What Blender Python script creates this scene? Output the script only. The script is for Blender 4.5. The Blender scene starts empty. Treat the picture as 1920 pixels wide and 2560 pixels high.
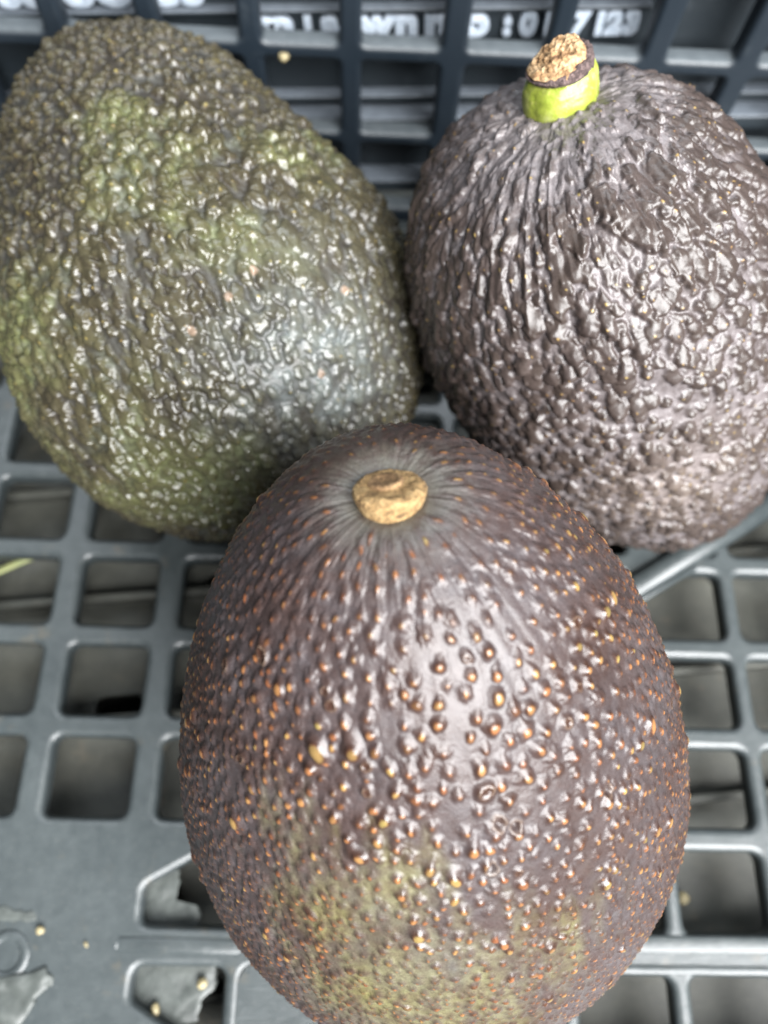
import bpy, math, random
import numpy as np
from mathutils import Matrix, Vector

S = bpy.context.scene
COL = S.collection
rnd = random.Random(7)
H = 0.155                                    # camera height above the crate floor (m)

# ---------------------------------------------------------------- camera
def cam_axes(p, r, y):
    cp, sp = np.cos(p), np.sin(p)
    right = np.array([1, 0, 0.]); up = np.array([0, cp, sp]); back = np.array([0, -sp, cp])
    cr, sr = np.cos(r), np.sin(r)
    right, up = cr*right + sr*up, -sr*right + cr*up
    cy, sy = np.cos(y), np.sin(y)
    Z = np.array([[cy, -sy, 0], [sy, cy, 0], [0, 0, 1]])
    return Z @ np.stack([right, up, back], 1)
CM = cam_axes(*np.radians([22.016, 5.688, -4.328]))
cd = bpy.data.cameras.new('camera'); cam = bpy.data.objects.new('camera', cd); COL.objects.link(cam)
mw = Matrix(CM.tolist()).to_4x4(); mw.translation = (0, 0, H); cam.matrix_world = mw
cd.sensor_fit = 'HORIZONTAL'; cd.sensor_width = 26; cd.lens = 26
cd.clip_start = 0.005; cd.clip_end = 50
cd.dof.use_dof = True; cd.dof.focus_distance = 0.082; cd.dof.aperture_fstop = 19
S.camera = cam
CAMP = np.array([0, 0, H])

# ---------------------------------------------------------------- light
w = bpy.data.worlds.new('World'); S.world = w; w.use_nodes = True
bg = w.node_tree.nodes['Background']; bg.inputs[0].default_value = (0.72, 0.86, 1.0, 1); bg.inputs[1].default_value = 0.13
def area(name, loc, target, size, power, col):
    l = bpy.data.lights.new(name, 'AREA'); l.shape = 'RECTANGLE'; l.size, l.size_y = size; l.energy = power; l.color = col
    o = bpy.data.objects.new(name, l); COL.objects.link(o); o.location = loc
    o.rotation_euler = (Vector(target) - Vector(loc)).to_track_quat('-Z', 'Y').to_euler(); return o
area('window_light', (0.42, -0.56, 0.70), (0, 0.03, 0.03), (0.90, 0.80), 74.0, (0.98, 0.985, 0.99))
area('overhead_light', (-0.05, 0.55, 0.95), (0, 0.10, 0.03), (0.9, 0.3), 8.5, (0.86, 0.93, 1.0))

S.view_settings.view_transform = 'Standard'; S.view_settings.look = 'None'
S.view_settings.exposure = -0.12; S.view_settings.gamma = 1
S.render.engine = 'CYCLES'
S.cycles.use_denoising = True
S.cycles.max_bounces = 6; S.cycles.diffuse_bounces = 3; S.cycles.glossy_bounces = 3
S.cycles.caustics_reflective = False; S.cycles.caustics_refractive = False

# ---------------------------------------------------------------- helpers
def tag(o, label=None, cat=None, group=None, kind=None):
    if label: o['label'] = label
    if cat: o['category'] = cat
    if group: o['group'] = group
    if kind: o['kind'] = kind
    return o
def empty(name, loc, label, cat, group=None):
    o = bpy.data.objects.new(name, None); COL.objects.link(o); o.location = loc; o.empty_display_size = .01
    return tag(o, label, cat, group)
def obj(name, me, mat=None, parent=None):
    o = bpy.data.objects.new(name, me); COL.objects.link(o)
    if mat and not me.materials: me.materials.append(mat)
    if parent:
        o.parent = parent; o.matrix_parent_inverse = Matrix.Translation(-parent.location) if parent.parent is None else Matrix()
    return o
def raw_mesh(name, V, Q, smooth=True):
    V = np.asarray(V, np.float32).reshape(-1, 3); Q = np.asarray(Q, np.int32)
    me = bpy.data.meshes.new(name)
    k = Q.shape[1]
    me.vertices.add(len(V)); me.vertices.foreach_set('co', V.ravel())
    me.loops.add(Q.size); me.loops.foreach_set('vertex_index', Q.ravel())
    me.polygons.add(len(Q)); me.polygons.foreach_set('loop_start', np.arange(0, Q.size, k, dtype=np.int32))
    me.update(calc_edges=True)
    me.polygons.foreach_set('use_smooth', np.full(len(Q), smooth))
    return me
def grid_quads(nu, nv, wrap_v=True):
    i, j = np.meshgrid(np.arange(nu-1), np.arange(nv if wrap_v else nv-1), indexing='ij')
    j2 = (j+1) % nv
    return np.stack([i*nv+j, (i+1)*nv+j, (i+1)*nv+j2, i*nv+j2], -1).reshape(-1, 4)
def fattr(me, name, a):
    t = me.attributes.new(name, 'FLOAT', 'POINT'); t.data.foreach_set('value', np.asarray(a, np.float32).ravel())

_rs = np.random.RandomState(3)
_perm = _rs.permutation(256).astype(np.int32); _perm = np.concatenate([_perm, _perm, _perm])
_g = _rs.normal(size=(256, 3)).astype(np.float32); _g /= np.linalg.norm(_g, axis=1)[:, None]
def pn(p, seed=0):
    """gradient noise, about -0.7..0.7"""
    sh = p.shape[:-1]; p = np.asarray(p, np.float32).reshape(-1, 3) + np.float32(seed*17.31)
    i = np.floor(p).astype(np.int32); f = p - i; u = f*f*f*(f*(f*6-15)+10); i &= 255
    out = np.zeros(len(p), np.float32)
    for dx in (0, 1):
        wx = u[:, 0] if dx else 1-u[:, 0]
        a = _perm[i[:, 0]+dx]
        for dy in (0, 1):
            wy = u[:, 1] if dy else 1-u[:, 1]
            b = _perm[a + i[:, 1] + dy]
            for dz in (0, 1):
                wz = u[:, 2] if dz else 1-u[:, 2]
                g = _g[_perm[b + i[:, 2] + dz] & 255]
                out += wx*wy*wz*(g[:, 0]*(f[:, 0]-dx) + g[:, 1]*(f[:, 1]-dy) + g[:, 2]*(f[:, 2]-dz))
    return out.reshape(sh)
def sst(a, b, x):
    t = np.clip((x-a)/(b-a), 0, 1); return t*t*(3-2*t)

# ---------------------------------------------------------------- materials
def new_mat(name):
    m = bpy.data.materials.new(name); m.use_nodes = True
    nt = m.node_tree; b = nt.nodes['Principled BSDF']
    return m, nt, b
def N(nt, t, **kw):
    n = nt.nodes.new(t)
    for k, v in kw.items(): setattr(n, k, v)
    return n
def noise(nt, scale, detail=3, rough=.55, vec=None):
    n = N(nt, 'ShaderNodeTexNoise'); n.inputs['Scale'].default_value = scale; n.inputs['Detail'].default_value = detail; n.inputs['Roughness'].default_value = rough
    if vec is None:
        tc = N(nt, 'ShaderNodeTexCoord'); vec = tc.outputs['Object']
    nt.links.new(vec, n.inputs['Vector']); return n.outputs['Fac']
def ramp(nt, fac, stops):
    r = N(nt, 'ShaderNodeValToRGB'); e = r.color_ramp.elements
    while len(e) < len(stops): e.new(.5)
    for el, (p, c) in zip(e, stops):
        el.position = p; el.color = (*c, 1) if len(c) == 3 else c
    nt.links.new(fac, r.inputs[0]); return r.outputs[0]
def mix(nt, fac, a, b, mode='MIX'):
    m = N(nt, 'ShaderNodeMix', data_type='RGBA', blend_type=mode)
    for s, v in ((m.inputs['Factor'], fac), (m.inputs[6], a), (m.inputs[7], b)):
        if isinstance(v, (int, float)): s.default_value = v
        elif isinstance(v, tuple): s.default_value = (*v, 1)
        else: nt.links.new(v, s)
    return m.outputs[2]
def mth(nt, op, a, b=0., c=0.):
    m = N(nt, 'ShaderNodeMath', operation=op)
    for s, v in zip(m.inputs, (a, b, c)):
        if isinstance(v, (int, float)): s.default_value = v
        else: nt.links.new(v, s)
    return m.outputs[0]
def attr(nt, name):
    a = N(nt, 'ShaderNodeAttribute', attribute_name=name); return a.outputs['Fac']
def bump(nt, b, hgt, strength, dist):
    n = N(nt, 'ShaderNodeBump'); s_ = n.inputs['Strength']
    if isinstance(strength, (int, float)): s_.default_value = strength
    else: nt.links.new(strength, s_)
    n.inputs['Distance'].default_value = dist
    nt.links.new(hgt, n.inputs['Height']); nt.links.new(n.outputs[0], b.inputs['Normal'])

def skin_material(name, c0, c1, patch0, patch1, mound, tips, bloom_sheen, rough, tip_rough, bloom_sheen_amt):
    m, nt, b = new_mat(name)
    n1 = noise(nt, 160, 4); n2 = noise(nt, 900, 4); n3 = noise(nt, 5200, 2)
    base = mix(nt, ramp(nt, n1, [(.35, (0, 0, 0)), (.65, (1, 1, 1))]), c0, c1)
    pf = mth(nt, 'MULTIPLY', attr(nt, 'patch'), ramp(nt, n2, [(.25, (.3,)*3), (.6, (1,)*3)]))
    pc = mix(nt, n2, patch0, patch1)
    base = mix(nt, pf, base, pc)
    base = mix(nt, mth(nt, 'MULTIPLY', attr(nt, 'mound'), .85), base, mound)
    bl = mth(nt, 'MULTIPLY', attr(nt, 'bloom_sheen'), mth(nt, 'MULTIPLY', ramp(nt, n2, [(.3, (.35,)*3), (.7, (1,)*3)]), bloom_sheen_amt))
    base = mix(nt, bl, base, bloom_sheen)
    tc = ramp(nt, attr(nt, 'hue'), tips)
    tcol = mix(nt, mth(nt, 'ADD', .18, mth(nt, 'MULTIPLY', n3, .5)), tc, (.16, .085, .04))
    base = mix(nt, attr(nt, 'tip'), base, tcol)
    base = mix(nt, attr(nt, 'scab'), base, mix(nt, n3, (.13, .09, .06), (.29, .21, .155)))
    base = mix(nt, 1.0, base, ramp(nt, n3, [(.3, (.78,)*3), (.7, (1.2,)*3)]), 'MULTIPLY')
    nt.links.new(base, b.inputs['Base Color'])
    r = mth(nt, 'ADD', rough-.08, mth(nt, 'MULTIPLY', n2, .16))
    g = mth(nt, 'MAXIMUM', attr(nt, 'tip'), attr(nt, 'gloss'))
    r = mth(nt, 'ADD', mth(nt, 'MULTIPLY', r, mth(nt, 'SUBTRACT', 1., g)), mth(nt, 'MULTIPLY', g, tip_rough))
    nt.links.new(r, b.inputs['Roughness'])
    b.inputs['IOR'].default_value = 1.48
    hh = mth(nt, 'ADD', mth(nt, 'MULTIPLY', noise(nt, 2600, 3), 1.0), mth(nt, 'MULTIPLY', n3, .5))
    bump(nt, b, hh, mth(nt, 'ADD', .10, mth(nt, 'MULTIPLY', mth(nt, 'SUBTRACT', 1., g), .22)), .00012)
    return m

def cork_material(name, a, bcol, c, scale=900):
    m, nt, b = new_mat(name)
    n1 = noise(nt, scale, 6, .65); n2 = noise(nt, scale*4, 3)
    col = ramp(nt, n1, [(.3, c), (.47, a), (.68, bcol)])
    col = mix(nt, 1.0, col, ramp(nt, n2, [(.3, (.6,)*3), (.65, (1.15,)*3)]), 'MULTIPLY')
    nt.links.new(col, b.inputs['Base Color']); b.inputs['Roughness'].default_value = .8
    bump(nt, b, mth(nt, 'ADD', n1, mth(nt, 'MULTIPLY', n2, .4)), .9, .0005)
    return m

def plastic_material(name, base, dust, amount, rough, spots=True, uptone=0.5):
    """dark, dusty moulded plastic, mixed paler on what faces up"""
    m, nt, b = new_mat(name)
    n1 = noise(nt, 42, 6, .62); n2 = noise(nt, 420, 4, .6); n3 = noise(nt, 3000, 2)
    geo = N(nt, 'ShaderNodeNewGeometry'); sx = N(nt, 'ShaderNodeSeparateXYZ'); nt.links.new(geo.outputs['Normal'], sx.inputs[0])
    up = mth(nt, 'MULTIPLY', ramp(nt, sx.outputs[2], [(.2, (0, 0, 0)), (.95, (1, 1, 1))]), uptone)
    d = mth(nt, 'ADD', mth(nt, 'MULTIPLY', ramp(nt, n1, [(.3, (.15,)*3), (.7, (1,)*3)]), amount), up)
    d = mth(nt, 'MULTIPLY', d, ramp(nt, n2, [(.25, (.6,)*3), (.7, (1,)*3)]))
    col = mix(nt, d, base, dust)
    if spots:
        col = mix(nt, ramp(nt, noise(nt, 130, 5, .7), [(.60, (0, 0, 0)), (.72, (.55,)*3)]), col, (.10, .085, .06))
        col = mix(nt, ramp(nt, n3, [(.68, (0, 0, 0)), (.74, (.5,)*3)]), col, (.28, .27, .24))
    nt.links.new(col, b.inputs['Base Color'])
    nt.links.new(mth(nt, 'ADD', rough-.1, mth(nt, 'MULTIPLY', n1, .25)), b.inputs['Roughness'])
    tc = N(nt, 'ShaderNodeTexCoord'); mp = N(nt, 'ShaderNodeMapping'); mp.inputs['Scale'].default_value = (1, 14, 1); mp.inputs['Rotation'].default_value = (0, 0, .5)
    nt.links.new(tc.outputs['Object'], mp.inputs[0]); sc_ = noise(nt, 160, 4, .7, mp.outputs[0])
    col2 = mix(nt, mth(nt, 'MULTIPLY', ramp(nt, sc_, [(.60, (0, 0, 0)), (.68, (1, 1, 1))]), .35 if spots else .1), col, dust)
    nt.links.new(col2, b.inputs['Base Color'])
    bump(nt, b, mth(nt, 'ADD', n2, mth(nt, 'ADD', mth(nt, 'MULTIPLY', n3, .4), mth(nt, 'MULTIPLY', sc_, .6))), .3, .0003)
    return m
def plain_material(name, a, bcol, rough=.6, scale=300, bmp=.3, dist=.0003):
    m, nt, b = new_mat(name)
    n = noise(nt, scale, 4)
    nt.links.new(mix(nt, ramp(nt, n, [(.3, (0, 0, 0)), (.7, (1, 1, 1))]), a, bcol), b.inputs['Base Color']); b.inputs['Roughness'].default_value = rough
    bump(nt, b, n, bmp, dist); return m

M_floor = plastic_material('crate_plastic', (.014, .019, .021), (.066, .076, .077), .42, .29)
M_wall = plastic_material('crate_wall_plastic', (.008, .013, .019), (.085, .098, .105), .03, .42, spots=False, uptone=.85)
M_back = plastic_material('second_crate_plastic', (.010, .015, .019), (.13, .15, .175), .03, .5, spots=False, uptone=.95)
M_low = plastic_material('lower_crate_plastic', (.012, .014, .013), (.085, .085, .068), .7, .6, uptone=.15)
M_ground = plain_material('dusty_ground', (.010, .010, .008), (.035, .033, .026), .85, 60)
M_letter = plain_material('white_letter_ink', (.27, .32, .38), (.42, .47, .53), .5, 900, .5, .0004)
M_grain = plain_material('yellow_grain', (.20, .165, .085), (.32, .27, .155), .5, 900)
M_straw = plain_material('pale_straw', (.15, .17, .07), (.23, .24, .10), .6, 500)
M_film = plain_material('grey_residue', (.035, .040, .037), (.075, .083, .077), .42, 260, .5, .0006)
M_cork = cork_material('tan_cork', (.27, .165, .065), (.42, .285, .13), (.085, .045, .018), 1100)
M_cut = cork_material('dry_cut_wood', (.34, .20, .09), (.56, .40, .24), (.14, .065, .03), 700)
M_plug = cork_material('brown_cork', (.22, .125, .055), (.33, .21, .10), (.06, .03, .012), 1000)
M_band = cork_material('dark_bark', (.075, .048, .045), (.20, .14, .13), (.02, .012, .012), 1500)

def green_stem_material():
    m, nt, b = new_mat('green_stem')
    n1 = noise(nt, 260, 4); n2 = noise(nt, 1500, 3)
    col = ramp(nt, n1, [(.3, (.15, .19, .02)), (.52, (.24, .28, .04)), (.75, (.36, .38, .14))])
    col = mix(nt, ramp(nt, n2, [(.6, (0, 0, 0)), (.72, (.7,)*3)]), col, (.50, .48, .16))
    nt.links.new(col, b.inputs['Base Color']); b.inputs['Roughness'].default_value = .38
    b.inputs['Subsurface Weight'].default_value = .15; b.inputs['Subsurface Radius'].default_value = (.002, .003, .0005); b.inputs['Subsurface Scale'].default_value = .3
    bump(nt, b, mth(nt, 'ADD', n1, mth(nt, 'MULTIPLY', n2, .3)), .5, .0005); return m
M_green = green_stem_material()

# ---------------------------------------------------------------- crate
def rrect(x0, x1, y0, y1, r, n=5):
    return rpoly([(x0, y0), (x1, y0), (x1, y1), (x0, y1)], r, n)
def rpoly(p, r, n=5):
    out = []; k = len(p)
    for i in range(k):
        a, b, c = (Vector(p[j % k]) for j in (i-1, i, i+1))
        d1 = (a-b).normalized(); d2 = (c-b).normalized()
        ang = d1.angle(d2); t = min(r/math.tan(ang/2), .45*min((a-b).length, (c-b).length))
        s, e = b+d1*t, b+d2*t
        for q in range(n+1):
            f = q/n; out.append(tuple(s*(1-f)**2 + b*2*f*(1-f) + e*f*f))
    return out
def plate_mesh(name, outer, holes, thick, bev):
    cu = bpy.data.curves.new(name, 'CURVE'); cu.dimensions = '2D'; cu.fill_mode = 'BOTH'
    cu.extrude = thick/2-bev; cu.bevel_depth = bev; cu.bevel_resolution = 3; cu.offset = -bev
    for pts in [outer]+holes:
        s = cu.splines.new('POLY'); s.points.add(len(pts)-1); s.use_cyclic_u = True
        for q, (x, y) in zip(s.points, pts): q.co = (x, y, 0, 1)
    o = bpy.data.objects.new('tmp', cu); COL.objects.link(o)
    me = bpy.data.meshes.new_from_object(o.evaluated_get(bpy.context.evaluated_depsgraph_get()))
    bpy.data.objects.remove(o); bpy.data.curves.remove(cu); me.name = name
    return me
def smooth_by_angle(me, deg=40):
    me.polygons.foreach_set('use_smooth', np.ones(len(me.polygons), bool))
    try: me.set_sharp_from_angle(angle=math.radians(deg))
    except Exception: pass
mm = .001
crate = empty('plastic_crate', (0, .04, -.0035), 'dark grey openwork plastic crate with a grid floor holding the avocados', 'crate')
XB = [-121.5, -101.5, -81, -60.5, -39.6, -20, -.4, 19.2, 38.9, 58.9, 78.3, 98, 117.7]
YB = [-78, -60, -42, -22, -2.2, 16.3, 34.2, 52.6, 70.4, 88.4, 106.4, 124.4, 142]
def xw(k): return 5.4 if k <= 4 else (4.2 if k <= 7 else 3.3)
holes = []
for i in range(len(XB)-1):
    for j in range(len(YB)-1):
        x0 = XB[i]+xw(i)/2; x1 = XB[i+1]-xw(i+1)/2; y0 = YB[j]+2.1; y1 = YB[j+1]-2.1
        if j == 3: y0 = -18.0
        if j == 2: y1 = -24.8
        cx, cy = (x0+x1)/2, (y0+y1)/2
        if cx < -20 and cy < -1: continue
        if 49 < cx < 68 and 34 < cy < 71:
            if cy < 52:       # corner cut by the diagonal brace
                holes.append(rpoly([(x0, y0), (x1, y0), (x1, y1), (x0+8.5, y1), (x0, y1-6.5)], 1.6)); continue
            holes.append(rpoly([(x0, y0+4.5), (x1-2, y1), (x0, y1)], 1.2)); continue
        if 68 < cx < 88 and 52 < cy < 71:
            holes.append(rpoly([(x0+2, y0), (x1, y0), (x1, y1-6)], 1.2)); continue
        holes.append(rrect(x0, x1, y0, y1, 2.0))
holes += [rpoly([(-37.2, -17.7), (-20.5, -17.9), (-20.5, -2.5), (-27.5, -6.2), (-37.2, -11.6)], 1.8),
          rpoly([(-37.4, -29.2), (-28.0, -34.5), (-21.6, -34.5), (-21.6, -24.2), (-37.4, -24.2)], 1.9),
          rpoly([(-18.6, -38), (-2, -38), (-2, -24.2), (-18.6, -24.2)], 2.0),
          rpoly([(-18, -18), (-2, -18), (-2, -4.3), (-18, -4.3)], 2.0),
          rrect(-21, -2, -58, -41, 2.0), rrect(-37, -23, -58, -41, 2.0)]
sc = lambda pts: [(x*mm, y*mm) for x, y in pts]
fm = plate_mesh('floor_grid', sc([(-124, -80), (120, -80), (120, 144), (-124, 144)]), [sc(h) for h in holes], 4.6*mm, 1.3*mm)
fm.transform(Matrix.Translation((0, 0, -2.3*mm))); smooth_by_angle(fm)
obj('floor_grid', fm, M_floor, crate)

def tube_mesh(name, a, b, w, h, z, rounding=.45, seg=3):
    """a low rounded rib lying on the plate from a to b (mm)"""
    a = Vector((*a, 0)); b = Vector((*b, 0)); d = (b-a).normalized(); n = Vector((-d.y, d.x, 0))
    prof = [(-w/2, -h), (-w/2, -.1), (-w/2+w*.08, h*.55), (-w*.28, h*.93), (0, h), (w*.28, h*.93), (w/2-w*.08, h*.55), (w/2, -.1), (w/2, -h)]
    V = []
    for p in (a, a+d*.6, b-d*.6, b):
        s = .55 if p in (a, b) else 1
        for (u, v) in prof: q = p+n*u*s; V.append((q.x*mm, q.y*mm, (z+v*(s if v > 0 else 1))*mm))
    k = len(prof); Q = [(i*k+j, i*k+j+1, (i+1)*k+j+1, (i+1)*k+j) for i in range(3) for j in range(k-1)]
    Q += [(0, 1, 2, 8), (2, 3, 7, 8), (3, 4, 6, 7)] ; Q = [q for q in Q]
    return raw_mesh(name, V, Q)
for a, b, wd, h in (((52, 43.2), (96, 70.3), 5.6, 2.0), ((52, 39.8), (72, 51.9), 1.4, .9),
                    ((-1, -19.6), (119, -19.6), 3.0, .25), ((-1, -23.6), (119, -23.6), 1.6, .25),
                    ((-41, -20.7), (-19, -20.9), 2.6, .2)):
    o = obj('rib', tube_mesh('rib', a, b, wd, h, .0), M_floor, crate)
# ring moulded into the solid corner plate
def torus_mesh(name, c, R, r, z, nu=40, nv=10, squash=.6):
    u = np.linspace(0, 2*np.pi, nu, endpoint=False); v = np.linspace(0, 2*np.pi, nv, endpoint=False)
    U, Vv = np.meshgrid(u, v, indexing='ij')
    P = np.stack([c[0]+(R+r*np.cos(Vv))*np.cos(U), c[1]+(R+r*np.cos(Vv))*np.sin(U), z+r*squash*np.sin(Vv)], -1)
    Q = grid_quads(nu+1, nv); Q = np.where(Q >= nu*nv, Q-nu*nv, Q)
    return raw_mesh(name, P*mm, Q)
obj('moulded_ring', torus_mesh('moulded_ring', (-59.6, -22.7), 3.2, 1.0, -.25), M_floor, crate)

# end wall: lattice of posts and rails with rounded slots
PX = [-124, -105, -84.6, -64.5, -45.5, -25.4, -5.2, 16.0, 36.8, 57.2, 76.5, 97, 120]
PW = [4.4]*len(PX); PW[7] = 5.3; PW[9] = 5.0; PW[10] = 5
ZB = [(-4.3, 1.2), (21.0, 24.0), (41.8, 45.2), (62, 66)]
wh = []
for i in range(len(PX)-1):
    for (a0, a1), (b0, b1) in zip(ZB[:-1], ZB[1:]):
        wh.append(rrect(PX[i]+PW[i]/2, PX[i+1]-PW[i+1]/2, a1, b0, 1.5))
wm = plate_mesh('end_wall', sc([(-126, -4.2), (122, -4.2), (122, 66), (-126, 66)]), [sc(h) for h in wh], 4.8*mm, 1.1*mm)
wm.transform(Matrix.Translation((0, 148.6*mm, 0)) @ Matrix.Rotation(math.radians(90), 4, 'X')); smooth_by_angle(wm)
obj('end_wall', wm, M_wall, crate)

# the crate standing behind, its printed wall seen through the slots
back = empty('crate', (0, .17, -.004), 'dark crate with raised white lettering standing behind the openwork crate wall', 'crate')
def box_mesh(name, x0, x1, y0, y1, z0, z1, bev=.5):
    pts = rrect(y0, y1, z0, z1, bev, 4); k = len(pts)
    V = [(x*mm, y*mm, z*mm) for x in (x0, x1) for (y, z) in pts]
    Q = [(j, (j+1) % k, k+(j+1) % k, k+j) for j in range(k)]
    me = bpy.data.meshes.new(name); me.from_pydata(V, [], Q+[tuple(range(k))[::-1], tuple(range(k, 2*k))]); me.update()
    smooth_by_angle(me, 35); return me
obj('wall_panel', box_mesh('wall_panel', -150, 150, 157.5, 161, -4, 58, .8), M_back, back)
TILT = Matrix.Translation((.02, 0, .048)) @ Matrix.Rotation(-.062, 4, 'Y') @ Matrix.Translation((-.02, 0, -.048))      # the crate behind stands a little askew
for x0, x1, y0, z0, z1 in ((-150, 56.2, 155.2, 47.0, 48.1), (-150, 150, 152.6, 20.0, 23.6), (-150, 150, 154.6, 26.5, 28.2), (-150, 150, 152.0, 2.0, 5.5)):
    me = box_mesh('ledge', x0, x1, y0, 158, z0, z1, .5); me.transform(TILT); obj('ledge', me, M_back, back)
def letter(ch, x, z, size, bold=.0006, sx=1.0):
    cu = bpy.data.curves.new('letter', 'FONT'); cu.body = ch; cu.size = size; cu.extrude = .0006; cu.offset = bold*.35; cu.bevel_depth = .00035; cu.bevel_resolution = 2
    o = bpy.data.objects.new('tmp', cu); COL.objects.link(o)
    me = bpy.data.meshes.new_from_object(o.evaluated_get(bpy.context.evaluated_depsgraph_get()))
    bpy.data.objects.remove(o); bpy.data.curves.remove(cu)
    co = np.empty(len(me.vertices)*3); me.vertices.foreach_get('co', co); co = co.reshape(-1, 3)
    cx = (co[:, 0].min()+co[:, 0].max())/2
    me.transform(Matrix.Translation((x*mm, .1568, z*mm)) @ Matrix.Diagonal((sx, 1, 1, 1)) @ Matrix.Rotation(math.radians(90), 4, 'X') @ Matrix.Translation((-cx, 0, 0)))
    me.transform(TILT); smooth_by_angle(me, 50)
    me.name = 'letter'; obj('letter', me, M_letter, back)
for ch, x in (('o', -24), ('o', -20.9), ('l', -14.9), ('a', -10.2), ('w', -.4), ('n', 6.0), ('n', 12.3), ('o', 20.6), (':', 27.3), ('0', 31.6), ('1', 35.9), ('7', 42.6), ('1', 46.6), ('2', 49.6), ('3', 53.2)):
    letter(ch, x, 41.6, .0066 if not ch.isalpha() or ch == 'l' else .0082, sx=1.15 if ch in 'now' else .95)
for ch, x in (('S', -76), ('U', -70.5), ('U', -61.5), ('O', -54.0), ('C', -44.5), ('S', -38)):
    letter(ch, x, 49.1, .0085, sx=1.15)

# what the open floor shows: a second, dustier crate below and the ground under it
low = empty('crate', (0, .04, -.035), 'dusty crate lying underneath, seen through the floor openings of the upper crate', 'crate')
lh = []
lx = [-130+23.5*i for i in range(12)]; ly = [-92+26.0*i for i in range(11)]
for i in range(len(lx)-1):
    for j in range(len(ly)-1):
        if (i*7+j*5) % 4 == 1: lh.append(rrect(lx[i]+7, lx[i+1]-7, ly[j]+9, ly[j+1]-9, 2.0))
lm_ = plate_mesh('floor_grid', sc([(-132, -95), (132, -95), (132, 170), (-132, 170)]), [sc(h) for h in lh], 3*mm, .6*mm)
R4 = Matrix.Rotation(math.radians(6), 4, 'Z')
lm_.transform(Matrix.Translation((0, 0, -15*mm)) @ R4); smooth_by_angle(lm_)
obj('floor_grid', lm_, M_low, low)
for k in range(9):
    y = -80+26*k
    me = box_mesh('rib', -130, 130, y-.9, y+.9, -13.6, -9.5, .5); me.transform(R4)
    obj('rib', me, M_low, low)
gx = np.linspace(-.6, .6, 60); GX, GY = np.meshgrid(gx, gx, indexing='ij')
GP = np.stack([GX, GY, np.full_like(GX, -.045)], -1); GP[..., 2] += .002*pn(GP*40)
ground = obj('ground', raw_mesh('ground', GP, grid_quads(60, 60, False)), M_ground); tag(ground, kind='structure')

# grains, straw and dried scraps
def blob(name, loc, r, label, cat, mat, group=None, sq=(1, 1, .75)):
    th = np.linspace(0, np.pi, 12); ph = np.linspace(0, 2*np.pi, 16, endpoint=False)
    T, F = np.meshgrid(th, ph, indexing='ij'); D = np.stack([np.sin(T)*np.cos(F), np.sin(T)*np.sin(F), np.cos(T)], -1)
    P = D*(1+.35*pn(D*1.6, loc[0]*900))[..., None]*np.array(sq)*r
    o = obj(name, raw_mesh(name, P, grid_quads(12, 16)), mat); o.location = loc; o.rotation_euler = (0, 0, loc[1]*500)
    return tag(o, label, cat, group)
G = 'pale grains lying on the crate'
blob('grain', (-.0543, -.0187, .0006), .0007, 'roundest pale yellow grain on the solid corner plate beside the moulded ring', 'grain', M_grain, G)
blob('grain', (-.0461, -.0208, .0003), .0004, 'smaller flat pale grain on the plate near the end of the low rib', 'grain', M_grain, G, (1.3, .7, .6))
blob('grain', (-.0257, -.0269, -.0022), .0009, 'pale grain lying on the grey scrap in the bottom left opening', 'grain', M_grain, G)
blob('grain', (-.0333, -.0308, -.0022), .0009, 'pale grain by the slanted edge of the bottom left opening', 'grain', M_grain, G, (.7, 1.2, .7))
blob('grain', (-.0189, .1459, .0425), .0011, 'tiny pale grain stuck on the dark rail of the crate end wall', 'grain', M_grain, G)
blob('grain', (.0655, -.0130, -.0118), .0012, 'yellowish grain lying deep in an opening at the right, on the crate below', 'grain', M_grain, G)
def straw(a, b, r):
    a, b = np.array(a), np.array(b); n = 12; V = []
    for i in range(n):
        f = i/(n-1); c = a*(1-f)+b*f+np.array([0, 0, .0012*math.sin(f*3)])
        for k in range(6): V.append(c+np.array([-.45*math.cos(k*1.047)*r, math.cos(k*1.047)*r, math.sin(k*1.047)*r*.5]))
    return raw_mesh('straw', V, grid_quads(n, 6))
tag(obj('straw', straw((-.0885, .0440, -.0100), (-.0705, .0540, -.0092), .0008), M_straw), 'thin yellow green straw under the left floor openings', 'straw')
def scrap(pts, z, name, label, cat, amp, freq, n=46, th=.0004):
    """a thin crumpled sheet with a ragged edge and real thickness"""
    pts = np.array(pts)*mm; c = pts.mean(0); rr = np.linspace(0, 1, 14); k = len(pts)
    t = np.linspace(0, k, n, endpoint=False); i0 = t.astype(int) % k; f = (t % 1)[:, None]
    edge = pts[i0]*(1-f)+pts[(i0+1) % k]*f
    P = c+rr[:, None, None]*(edge-c)[None]
    P3 = np.concatenate([P, np.full(P.shape[:2]+(1,), z)], -1)
    P3[..., :2] += (.0010*rr[:, None]**4*pn(P3*900, 3))[..., None]
    P3[..., 2] += amp*(pn(P3*freq, 5)+.5*pn(P3*freq*2.4, 6)) - .0003*rr[:, None]**6
    B = P3.copy(); B[..., 2] -= th
    V = np.concatenate([P3, B[::-1]], 0)
    return tag(obj(name, raw_mesh(name, V, grid_quads(28, n)), M_film), label, cat)
scrap([(-38.2, -10.4), (-32.6, -7.6), (-31.8, -11.4), (-32.6, -14.6), (-29.5, -15.4), (-27.6, -14.8), (-26.8, -18.8), (-38.4, -18.8)], -.0036, 'scrap', 'torn grey dried scrap caught in the slanted floor opening left of the front avocado', 'scrap', .0004, 220)
scrap([(-38.4, -23), (-23.5, -23), (-23.5, -28), (-25.6, -29.5), (-26.0, -33.0), (-29.5, -34), (-38.4, -30.5)], -.0032, 'scrap', 'large grey dried scrap filling the bottom left floor opening', 'scrap', .0003, 220)
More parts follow.
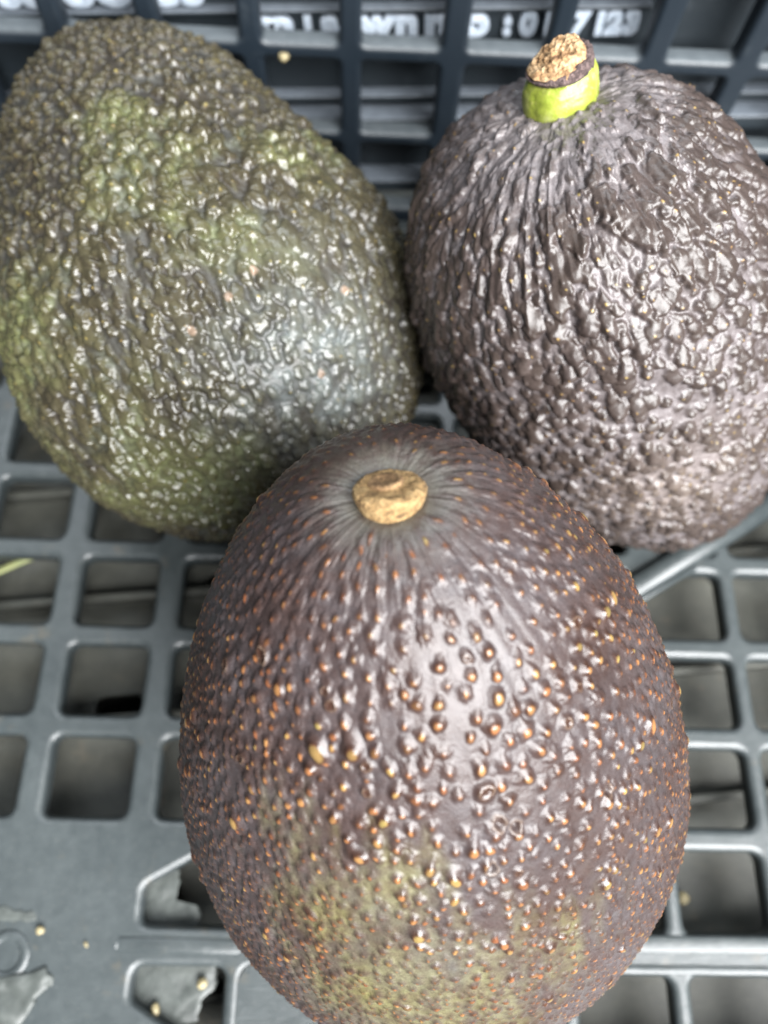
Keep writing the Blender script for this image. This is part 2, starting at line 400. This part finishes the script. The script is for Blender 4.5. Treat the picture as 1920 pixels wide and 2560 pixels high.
scrap([(-66, -26.0), (-57, -25.6), (-52, -24.2), (-50.4, -26.6), (-53, -28.6), (-55, -33), (-66, -35)], .0006, 'scrap', 'crinkled pale film stuck on the corner plate below the ring', 'scrap', .0006, 260)
scrap([(-66, -14.5), (-61, -15.2), (-56, -16.0), (-55.4, -17.2), (-60, -17.4), (-66, -17)], .0003, 'scrap', 'narrow smear of pale dried residue above the moulded ring', 'scrap', .0002, 300)

# ---------------------------------------------------------------- avocados
class Fruit:
    def __init__(s, q, nt, npd, npc, dense=112, lumps=(), shift=None, seed=1, inset=.0003):
        cx, cy, cz, az, el, L, R, k, neck, e = q
        s.rs = np.random.RandomState(seed); s.seed = seed
        a = np.array([np.cos(el)*np.cos(az), np.cos(el)*np.sin(az), np.sin(el)]); s.axis = a
        tocam = CAMP-np.array([cx, cy, cz]); u = tocam-a*(a@tocam); u /= np.linalg.norm(u); v = np.cross(a, u)
        s.c = np.array([cx, cy, cz])
        # theta spaced by arc length, phi dense on the near side
        tt = np.linspace(0, np.pi, 2000)
        prof = lambda t: (L*np.cos(t), R*np.maximum(np.sin(t), 0)**e*(1-k*np.cos(t)-neck*np.maximum(np.cos(t), 0)**2))
        z, r = prof(tt); arc = np.concatenate([[0], np.cumsum(np.hypot(np.diff(z), np.diff(r)))])
        s.th = np.interp(np.linspace(0, arc[-1], nt), arc, tt); s.th[0] = 1e-3; s.th[-1] = np.pi-1e-3
        d = np.radians(dense)
        s.ph = np.concatenate([np.linspace(-d, d, npd), np.linspace(d, 2*np.pi-d, npc+2)[1:-1]-0])
        s.ph = np.sort((s.ph+np.pi) % (2*np.pi)-np.pi)
        z, r = prof(s.th); s.r = r
        P = s.c+z[:, None, None]*a+r[:, None, None]*(np.cos(s.ph)[None, :, None]*u+np.sin(s.ph)[None, :, None]*v)
        D = P-s.c
        lum = np.zeros(P.shape[:2])
        for lc, amp, sg in lumps: lum += amp*np.exp(-((P-np.array(lc))**2).sum(-1)/(2*sg*sg))
        lum += .0007*pn(P*38, seed)
        nrm = D/np.linalg.norm(D, axis=-1)[..., None]
        P = P+nrm*(lum-inset)[..., None]
        if shift is not None:
            wv, wid = shift; P = P+np.array(wv)*np.exp(-(s.th/wid)**2)[:, None, None]
        s.P = P.astype(np.float32); s.frame()
        s.h = np.zeros(P.shape[:2], np.float32)
        s.A = {n: np.zeros(P.shape[:2], np.float32) for n in ('tip', 'hue', 'mound', 'bloom_sheen', 'gloss', 'patch', 'scab')}
    def frame(s):
        P = s.P
        tm = np.gradient(P, axis=0); tp = np.roll(P, -1, 1)-np.roll(P, 1, 1)
        n = np.cross(tm, tp); n /= np.linalg.norm(n, axis=-1)[..., None]+1e-20
        if (n*(P-s.c)).sum() < 0: n = -n
        tm = tm-n*(tm*n).sum(-1)[..., None]; tm /= np.linalg.norm(tm, axis=-1)[..., None]+1e-20
        s.n, s.tm, s.tp = n, tm, np.cross(n, tm)
        sp = np.linalg.norm(np.diff(P.mean(1) if False else P[:, 0], axis=0), axis=-1)
        s.ms = np.linalg.norm(np.gradient(P, axis=0), axis=-1).mean(1)/np.gradient(s.th)
    def locate(s, p):
        i = ((s.P-np.array(p))**2).sum(-1).argmin(); return np.unravel_index(i, s.P.shape[:2])
    def scatter(s, spacing, tries):
        """dart throwing on the skin; spacing(i, j) in metres"""
        cell = np.linalg.norm(np.gradient(s.P, axis=0), axis=-1)*np.linalg.norm((np.roll(s.P, -1, 1)-np.roll(s.P, 1, 1))/2, axis=-1)
        cum = np.cumsum(cell.ravel()); idx = np.searchsorted(cum, s.rs.rand(tries)*cum[-1])
        I, J = np.unravel_index(np.minimum(idx, cum.size-1), s.P.shape[:2])
        sp = spacing(I, J); pts = s.P[I, J]; g = float(np.max(sp)); hsh = {}; keep = []
        for q in range(tries):
            p = pts[q]; c = (int(p[0]//g), int(p[1]//g), int(p[2]//g)); ok = True; d2 = sp[q]**2
            for dx in (-1, 0, 1):
                for dy in (-1, 0, 1):
                    for dz in (-1, 0, 1):
                        for o in hsh.get((c[0]+dx, c[1]+dy, c[2]+dz), ()):
                            e = pts[o]-p
                            if e[0]*e[0]+e[1]*e[1]+e[2]*e[2] < min(d2, sp[o]**2): ok = False; break
                        if not ok: break
                    if not ok: break
                if not ok: break
            if ok: hsh.setdefault(c, []).append(q); keep.append(q)
        return I[keep], J[keep]
    def window(s, i, j, rad):
        t0, f0 = s.th[i], s.ph[j]; dt = rad/max(s.ms[i], 1e-5)*1.15
        a, b = np.searchsorted(s.th, [t0-dt, t0+dt]); rr = max(s.r[min(max(i, 1), len(s.r)-2)], 1e-5)
        df = rad/max(min(s.r[a] if a < len(s.r) else rr, s.r[min(b, len(s.r)-1)], rr), 1e-4)*1.15
        if df > 2.5: c, d = 0, len(s.ph)
        else: c, d = np.searchsorted(s.ph, [f0-df, f0+df])
        return slice(a, max(b, a+1)), slice(c, max(d, c+1))
    def local(s, i, j, w, rot=0.):
        d = s.P[w]-s.P[i, j]; u = d@s.tm[i, j]; v = d@s.tp[i, j]
        if rot: u, v = u*math.cos(rot)+v*math.sin(rot), -u*math.sin(rot)+v*math.cos(rot)
        return u, v
    def streaks(s, kf, kt, seed):
        T, F = np.meshgrid(s.th, s.ph, indexing='ij')
        return pn(np.stack([kf*np.cos(F), kf*np.sin(F), kt*T], -1), seed)
    def skin(s, name, mat, parent):
        V = s.P+s.n*s.h[..., None]
        me = raw_mesh(name, V, grid_quads(len(s.th), len(s.ph)))
        for k, a in s.A.items(): fattr(me, k, a)
        co = V.reshape(-1, 3)-parent.location; me.vertices.foreach_set('co', np.asarray(co, np.float32).ravel()); me.update()
        o = obj(name, me, mat); o.parent = parent; return o

def pole_frame(f, rows=10):
    c = f.P[0].mean(0); z = f.n[rows].mean(0); z /= np.linalg.norm(z); return c, z

def lathe(name, c, z, prof, mat, parent, nu=110, rough=0, freq=600, tilt=(0, 0), seed=2, lobes=0, xdir=(1, 0, 0)):
    """turned solid about z at c; prof [(radius, height)], tilt slants the heights"""
    x = np.array(xdir, float); x -= z*(z@x); x /= np.linalg.norm(x); y = np.cross(z, x)
    # resample profile finely
    pr = np.array(prof); seg = np.concatenate([[0], np.cumsum(np.hypot(*np.diff(pr, axis=0).T))]); m = 60
    q = np.linspace(0, seg[-1], m); R = np.interp(q, seg, pr[:, 0]); Z = np.interp(q, seg, pr[:, 1])
    F = np.linspace(0, 2*np.pi, nu, endpoint=False)
    wob = 1+.04*pn(np.stack([np.cos(F)*1.3, np.sin(F)*1.3, 0*F], -1), seed)+lobes*np.abs(np.sin(F*3+1))
    rx = R[:, None]*wob*np.cos(F); ry = R[:, None]*wob*np.sin(F); rz = Z[:, None]+0*F
    rz = rz+(tilt[0]*rx+tilt[1]*ry)*np.clip(rz/max(Z.max(), 1e-6), 0, 1)
    P = rx[..., None]*x+ry[..., None]*y+rz[..., None]*z
    d = np.stack([np.cos(F), np.sin(F)], -1)
    nn = pn(P*freq, seed)+.6*pn(P*freq*2.3, seed+1)+.4*pn(P*freq*5, seed+2)
    w_ = np.clip(Z/max(Z.max(), 1e-6), 0, 1)[:, None]
    P = P+z*(rough*nn*w_)[..., None]+(P/np.linalg.norm(P, axis=-1)[..., None].clip(1e-6))*(rough*.5*nn)[..., None]*(R[:, None, None] > 1e-4)
    V = P+c
    if parent.parent is None and parent.type == 'EMPTY': V = V-np.array(parent.location)
    else: V = V-np.array(parent.parent.location)
    o = obj(name, raw_mesh(name, V, grid_quads(m, nu)), mat); o.parent = parent; return o

# ---- front avocado: smooth dark skin set with orange and gold warts
FR = [0.00957, 0.011, 0.04919, 2.01028, 1.2109, 0.04923, 0.03298, 0.26583, 0.02577, 0.84471]
f = Fruit(FR, 700, 690, 120, seed=11, lumps=[((-.0008, .0365, .0859), .0006, .009), ((.0174, .0339, .0835), -.0006, .009)])
T = f.th[:, None]
f.h += -.0016*np.exp(-(f.th*f.ms.mean()/.0062)**2)[:, None]
near = np.exp(-(T/.62)**2)
st = f.streaks(11, 3.2, 1)+.6*f.streaks(24, 5, 2)
f.h += (.00012*st*np.exp(-((T-.28)/.17)**2)).astype(np.float32)
lf = pn(f.P*120, 4); mf = pn(f.P*420, 5)
elong = f.streaks(15, 7, 7)
f.h += .00022*lf+.00007*mf+.00014*elong*sst(.25, .7, T)
BIG = np.array([.013, .009, .0845]); LOW = np.array([.012, -.013, .071])
def sp_front(I, J):
    p = f.P[I, J]; d = np.linalg.norm(p-BIG, axis=-1)
    s_ = .00098+.00082*np.exp(-(d/.021)**2)
    s_ = np.where(f.th[I] < .36, s_*1.15, s_)
    return s_*(.75+.5*f.rs.rand(len(I)))
I, J = f.scatter(sp_front, 42000)
hw = np.zeros_like(f.h); htip = np.zeros_like(f.h); hueN = pn(f.P*70, 8)
for i, j in zip(I, J):
    p = f.P[i, j]; d = np.linalg.norm(p-BIG); big = math.exp(-(d/.021)**2); t0 = f.th[i]
    if t0 < .17: continue
    sm = float(sst(.15, .5, t0))
    rt = float(np.clip(np.exp(f.rs.normal(math.log(.00016+.00015*big), .36)), .00011, .0005))
    if f.rs.rand() < .11*big+.012: rt = .0004+.00038*f.rs.rand()
    if t0 < .5: rt = min(rt, .0002)
    el = 1.0+.4*f.rs.rand()+.9*(1-sm)+.5*(1-big)*f.rs.rand()
    rm = max(rt*1.7, .00042+.00045*big*f.rs.rand()+.00028*f.rs.rand()); w = f.window(i, j, rm*el*1.35); u, v = f.local(i, j, w, f.rs.normal()*.35)
    if u.size == 0: continue
    wob = 1+.75*pn(np.stack([u, v, 0*u], -1)/rt*.5, i*.37+j*.11)
    q2 = ((np.where(u < 0, u*.8, u*1.15)/el)**2+v**2)/wob**2
    m = np.clip(1-q2/rm**2, 0, 1)
    hw[w] = np.maximum(hw[w], (.10+.23*sm)*rm*m**1.25)
    f.h[w] -= (.07*rt*np.exp(-(np.sqrt(q2)-rm)**2/(.3*rm)**2)).astype(np.float32)
    strong = min(1, .35+rt/.0005)
    f.A['mound'][w] = np.maximum(f.A['mound'][w], sst(.2, .8, m)*strong*.95)
    rc = rt if rt < .0004 else rt*(.6+.25*f.rs.rand())
    off = rt*.4*f.rs.rand()
    t2 = (((u-off)/el)**2+v**2)/wob**2; t = np.clip(1-t2/rc**2, 0, 1); tb = np.clip(1-t2/rt**2, 0, 1)
    hue = np.clip(.40+.8*hueN[i, j]+f.rs.normal()*.22+(.15 if rt > .0004 else 0)+.08*big, 0, 1)
    if rt > .0004 and f.rs.rand() < .14:      # burst wart: hollow middle, thin corky rim
        an = np.arctan2(v, u); ring = np.exp(-((np.sqrt(t2)/rt-.78-.12*np.sin(an*2+i))/.12)**2)*(.35+.65*(np.sin(an+j) > -.5))
        htip[w] = np.maximum(htip[w], rt*.30*ring)
        f.A['scab'][w] = np.maximum(f.A['scab'][w], ring*.42)
        f.A['mound'][w] = np.maximum(f.A['mound'][w], sst(.1, .5, tb))
        f.A['gloss'][w] = np.maximum(f.A['gloss'][w], sst(0, .3, tb))
        f.h[w] -= (.25*rt*sst(.35, .9, tb)).astype(np.float32)
    else:
        htip[w] = np.maximum(htip[w], rt*.34*np.sqrt(tb)*sst(0, .3, tb))
        tm_ = sst(.0, .5, t)*(f.rs.uniform(.2, .95) if rt < .0004 else f.rs.uniform(.5, .9))*(.7 if t0 < .55 else 1)
        new = tm_ > f.A['tip'][w]
        f.A['tip'][w] = np.where(new, tm_, f.A['tip'][w]); f.A['hue'][w] = np.where(new, hue, f.A['hue'][w])
        f.A['gloss'][w] = np.maximum(f.A['gloss'][w], sst(0, .3, tb))
    f.A['gloss'][w] = np.maximum(f.A['gloss'][w], .3*sst(.25, .9, m)*strong)
f.h += hw+htip
for p, rs_ in (((.0126, -.0001, .0843), .0007), ((.0123, -.0038, .081), .0007), ((.0235, .003, .080), .0006), ((.0145, -.0009, .0842), .0006)):
    i, j = f.locate(p); w = f.window(i, j, rs_*2.2); u, v = f.local(i, j, w)
    q = np.sqrt((u/1.35)**2+v*v)/rs_*(1+.5*pn(np.stack([u, v, 0*u], -1)*1500, i)); rg = np.exp(-((q-.85)/.16)**2)
    f.h[w] += .00018*rg-.00045*np.exp(-(q/.6)**2); f.A['scab'][w] = np.maximum(f.A['scab'][w], .3*rg); f.A['tip'][w] *= sst(.7, 1.1, q)
    f.A['mound'][w] = np.maximum(f.A['mound'][w], np.exp(-(q/.55)**2))
pat = np.zeros_like(f.h)
for p, rr, am in (((.0090, -.0155, .068), .0115, 1.0), ((.0067, -.0176, .064), .016, 1.7), ((.0035, -.006, .0795), .007, 1.3), ((-.005, -.0014, .0797), .006, 1.0), ((.02, -.0125, .068), .010, .9), ((-.002, -.009, .073), .009, 1.2), ((.0118, -.0075, .0773), .004, .4)):
    pat = np.maximum(pat, am*np.exp(-((f.P-np.array(p))**2).sum(-1)/rr**2))
f.A['patch'][:] = np.clip(sst(.15, 2.0, pat+1.0*f.streaks(16, 5, 9)+.45*pn(f.P*260, 10)+.3*pn(f.P*700, 14)), 0, 1)*sst(0, .6, pat)*.85*(1-.55*sst(.0001, .0003, hw))+.5*np.exp(-(T/.17)**2)
f.A['bloom_sheen'][:] = np.clip(.45+.8*pn(f.P*90, 12)+.5*pn(f.P*330, 13)+1.2*np.exp(-(T/.15)**2), 0, 1)*(1-.9*f.A['gloss'])
M_front = skin_material('dark_purple_skin', (.028, .0155, .013), (.040, .0235, .020), (.135, .096, .044), (.150, .155, .045), (.036, .016, .010),
                        [(0, (.20, .052, .02)), (.35, (.32, .125, .042)), (.7, (.36, .215, .068)), (1, (.27, .225, .065))], (.115, .12, .135), .41, .24, .40)
av1 = empty('avocado', tuple(f.P[:, ::8].reshape(-1, 3)[f.P[:, ::8, 2].argmin()].tolist()), 'dark purple avocado in front, smooth skin dotted with orange warts, flat tan stem button', 'avocado', 'avocados in the crate')
f.skin('skin', M_front, av1)
c, z = pole_frame(f, 14)
z = z+CM[:, 1]*.72; z /= np.linalg.norm(z)
b = lathe('stem', c-z*.0012, z, [(.0027, -.0012), (.0031, .0000), (.00325, .0005), (.0031, .0009), (.0026, .00115), (.0019, .00112), (.0012, .0011), (.00001, .0011)], M_cork, av1, rough=.00014, freq=900, seed=4)
tag(b, 'flat tan corky stem button')
x_ = np.array([1, 0, 0.]); yv = np.cross(z, x_)
lathe('stem_plug', c-z*.0003-x_*.0003+yv*.0005, z, [(.0015, -.0004), (.0016, .0002), (.00152, .00042), (.0012, .00045), (.0006, .0003), (.00001, .00028)], M_plug, b, rough=.00010, freq=1100, seed=9, tilt=(.12, -.1))

# ---- rough fruits: pebbled skin
def pebbles(f, spacing, tries, rad, hgt, stretch, tipprob, tiphue, rot=0., gl=.8, tipr=(.00022, .0004), hm=None):
    I, J = f.scatter(spacing, tries)
    add = hm is not None; hm = np.zeros_like(f.h); hj = pn(f.P*60, f.seed+40)
    for i, j in zip(I, J):
        t = f.th[i]; rr = rad(i, j); st_ = stretch(t)*(1+.5*f.rs.rand())
        w = f.window(i, j, rr*st_*1.5); u, v = f.local(i, j, w, rot+f.rs.normal()*.3)
        if u.size == 0: continue
        wob = 1+.9*pn(np.stack([u, v, 0*u], -1)/rr*.8, i*.31+j*.17)+.5*pn(np.stack([u, v, 0*u], -1)/rr*2., i*.11+j*.57)
        # steep towards the blossom end, trailing off towards the stem
        uu = np.where(u > 0, u*1.5, u)
        q2 = ((uu/st_)**2+v*v)/(rr*wob)**2; m = np.clip(1-q2, 0, 1)
        a = hgt*rr/.0014*(.6+.8*f.rs.rand())
        hm[w] = np.maximum(hm[w], a*m**(.4+.5*f.rs.rand())*sst(0, .4, m)*(1+.25*np.clip(u/rr, -1, 1)))
        f.A['gloss'][w] = np.maximum(f.A['gloss'][w], gl*sst(.05, .6, m))
        f.A['mound'][w] = np.maximum(f.A['mound'][w], sst(.1, .7, m)*(.35+.6*f.rs.rand()))
        if f.rs.rand() < tipprob:
            rt = f.rs.uniform(*tipr); off = rr*.35
            tt = np.clip(1-((u-off)**2+v*v)/rt**2, 0, 1); tv = sst(.05, .5, tt)
            hm[w] += (.00012*tt).astype(np.float32)*(m > 0)
            new = tv > f.A['tip'][w]; f.A['tip'][w] = np.where(new, tv, f.A['tip'][w])
            hue = np.clip(tiphue+.8*hj[i, j]+f.rs.normal()*.18, 0, 1); f.A['hue'][w] = np.where(new, hue, f.A['hue'][w])
    f.h += hm; return hm

# right avocado
RG = [.0428, .0771, .0435, 2.737, 1.03, .0464, .0294, -.0233, -.1016, .8121]
f = Fruit(RG, 640, 640, 84, dense=118, seed=23, inset=.0006, shift=((.0026, .0026, .0011), .5),
          lumps=[((.0105, .0925, .0705), .0010, .014), ((.037, .099, .084), -.0036, .016), ((.0415, .052, .017), -.0022, .012), ((.066, .0515, .0236), .0018, .012)])
T = f.th[:, None]
f.h += -.0013*np.exp(-(f.th*f.ms.mean()/.0075)**2)[:, None]
rid = 1-2*np.abs(f.streaks(9, 1.6, 31)+.25*f.streaks(25, 5, 32))
f.h += (.00055*rid*np.exp(-((T-.62)/.36)**2)).astype(np.float32)
f.h += .0006*pn(f.P*110, 33)+.00025*pn(f.P*300, 34)
spn = lambda lo, hi: (lambda I, J: lo+(hi-lo)*f.rs.rand(len(I))**1.5)
SMO = np.array([.024, .080, .083])
hm = pebbles(f, lambda I, J: (.0014+.0012*f.rs.rand(len(I))**1.3)*np.where(f.th[I] < .5, 1.4, 1.), 30000,
             lambda i, j: (.0007+.0009*f.rs.rand()**1.6)*(1 if f.th[i] > .45 else .7), (.00085),
             lambda t: 1.05+1.3*math.exp(-((t-.5)/.5)**2), .45, .5, gl=.8, tipr=(.00012, .00022))
pebbles(f, lambda I, J: .0013+.0010*f.rs.rand(len(I)), 16000, lambda i, j: .0003+.0003*f.rs.rand(), .0006, lambda t: 1.+1.5*math.exp(-((t-.4)/.4)**2), .08, .62, gl=.6, tipr=(.00012, .0002))
wr = .00020*(1-2.2*np.abs(pn(f.P*330+.4*pn(f.P*600, 61)[..., None], 62)))+.00004*(1-2*np.abs(pn(f.P*900, 63)))
f.h += wr
f.A['bloom_sheen'][:] = np.clip((1-sst(.00003, .0004, hm))*(.75+.9*pn(f.P*110, 36)), 0, 1)+.9*np.exp(-(T/.3)**2)
f.A['bloom_sheen'].clip(0, 1, out=f.A['bloom_sheen'])
f.A['patch'][:] = np.clip(1.0*np.exp(-((f.P-np.array([.0485, .0484, .0478]))**2).sum(-1)/.011**2)+.8*np.exp(-(T/.2)**2), 0, 1)
bl = ((f.P-np.array([.0485, .0484, .0478]))**2).sum(-1)**.5
M_right = skin_material('grey_brown_skin', (.038, .028, .026), (.056, .042, .039), (.12, .09, .08), (.17, .14, .115), (.036, .026, .021),
                        [(0, (.18, .10, .04)), (.4, (.26, .19, .06)), (1, (.26, .23, .07))], (.22, .20, .207), .42, .36, .62)
av2 = empty('avocado', tuple(f.P.reshape(-1, 3)[f.P[..., 2].argmin()].tolist()), 'rough grey brown avocado at the right with a bright green stem stub', 'avocado', 'avocados in the crate')
f.skin('skin', M_right, av2)
c, z = pole_frame(f, 14)
z = z+np.array([.10, .02, .12]); z /= np.linalg.norm(z)
g = lathe('stem', c-z*.0018, z, [(.0042, -.001), (.0047, .0008), (.0048, .0022), (.0046, .0038), (.0041, .0048), (.0039, .0051), (.003, .0051), (.00001, .0051)], M_green, av2, rough=.00028, freq=300, seed=5, lobes=.05, tilt=(.18, .10))
tag(g, 'bright green stem stub with a dry broken end')
lathe('bark_band', c+z*.0032, z, [(.0036, -.0006), (.00425, .0001), (.0042, .0007), (.0040, .0012), (.0034, .0013), (.00001, .0013)], M_band, g, rough=.00035, freq=700, seed=6, tilt=(.24, .12))
lathe('cut_end', c+z*.0035, z, [(.0038, -.0002), (.00405, .0003), (.0037, .0009), (.0032, .0016), (.0025, .0021), (.0012, .0022), (.00001, .0021)], M_cut, g, rough=.0006, freq=560, seed=7, tilt=(.26, .22))

# left avocado
LF = [-0.03336, 0.09444, 0.0376, 2.03089, 0.11766, 0.05123, 0.03405, 0.33603, -0.23594, 0.98354]
f = Fruit(LF, 640, 640, 84, dense=118, seed=37, inset=.0006, lumps=[((.003, .097, .049), .0012, .01), ((-.0275, .126, .0575), .0006, .008), ((-.044, .0493, .03), -.0008, .012)])
T = f.th[:, None]
rid = 1-2*np.abs(f.streaks(10, 3, 51)+.3*f.streaks(26, 8, 52))
f.h += (.00042*rid*np.exp(-((T-1.9)/.55)**2)).astype(np.float32)
f.h += .0006*pn(f.P*120, 53)+.0003*pn(f.P*300, 54)
MID = np.array([-.020, .085, .070])
hm = pebbles(f, lambda I, J: (.0012+.0008*f.rs.rand(len(I)))*(1+.5*np.exp(-(np.linalg.norm(f.P[I, J]-MID, axis=-1)/.016)**2)), 26000,
             lambda i, j: (.00065+.00065*f.rs.rand()**1.5)*(1+.45*math.exp(-(np.linalg.norm(f.P[i, j]-MID)/.016)**2)), .0011,
             lambda t: 1.1+.7*math.exp(-((t-2.0)/.5)**2), .2, .72, gl=.9, tipr=(.00012, .00022))
pebbles(f, lambda I, J: .0012+.0008*f.rs.rand(len(I)), 16000, lambda i, j: .0003+.00025*f.rs.rand(), .0007, lambda t: 1.+1.*math.exp(-((t-2.)/.5)**2), .0, .7, gl=.9)
f.h += .00016*(1-2.2*np.abs(pn(f.P*380+.4*pn(f.P*700, 61)[..., None], 64)))+.00003*(1-2*np.abs(pn(f.P*1000, 65)))
f.A['bloom_sheen'][:] = .3*np.clip((1-sst(.00003, .0004, hm))*(.5+.9*pn(f.P*110, 56)), 0, 1)
for p, rr in (((-.0065, .0603, .0585), .014),): f.A['bloom_sheen'][:] = np.maximum(f.A['bloom_sheen'], 1.0*np.exp(-((f.P-np.array(p))**2).sum(-1)/rr**2)*np.clip(.6+pn(f.P*260, 58), 0, 1))  # bluish sheen of the lower right flank, painted into the skin colour
f.h *= (1-.45*np.exp(-((f.P-np.array((-.0065, .0603, .0585)))**2).sum(-1)/.014**2)).astype(np.float32)
pat = np.zeros_like(f.h)
for p, rr, am in (((-.0388, .0965, .0701), .006, 1.1), ((-.031, .0851, .0717), .011, .9), ((-.0139, .091, .0681), .007, .8), ((-.0491, .066, .0594), .012, .8), ((-.056, .0641, .0474), .014, .9), ((-.027, .0464, .0481), .018, .9), ((-.0075, .1013, .0598), .007, .9), ((-.018, .075, .069), .010, .5), ((-.04, .055, .04), .016, .8)):
    pat = np.maximum(pat, am*np.exp(-((f.P-np.array(p))**2).sum(-1)/rr**2))
f.A['patch'][:] = np.clip(sst(.25, .95, pat+.5*pn(f.P*90, 59)+.5*pn(f.P*300, 60)), 0, 1)
for p in ((-.0191, .0662, .068), (-.024, .0615, .0664), (-.016, .0702, .0686), (-.0036, .0721, .0624), (-.0065, .0603, .0585)):
    i, j = f.locate(p); w = f.window(i, j, .0016); u, v = f.local(i, j, w); q = np.hypot(u/1.3, v)/(.00045+.00025*f.rs.rand())*(1+.5*pn(np.stack([u, v, 0*u], -1)*1300, i))
    f.A['scab'][w] = np.maximum(f.A['scab'][w], sst(1.1, .8, q) if False else 1-sst(.75, 1.1, q)); f.h[w] += .00015*(1-sst(.7, 1.1, q))
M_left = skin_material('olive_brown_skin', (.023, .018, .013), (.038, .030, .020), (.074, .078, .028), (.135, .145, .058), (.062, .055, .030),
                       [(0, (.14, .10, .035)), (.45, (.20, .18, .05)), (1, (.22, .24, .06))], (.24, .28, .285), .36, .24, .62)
av3 = empty('avocado', tuple(f.P.reshape(-1, 3)[f.P[..., 2].argmin()].tolist()), 'glossy olive green and brown pebbled avocado lying at the left', 'avocado', 'avocados in the crate')
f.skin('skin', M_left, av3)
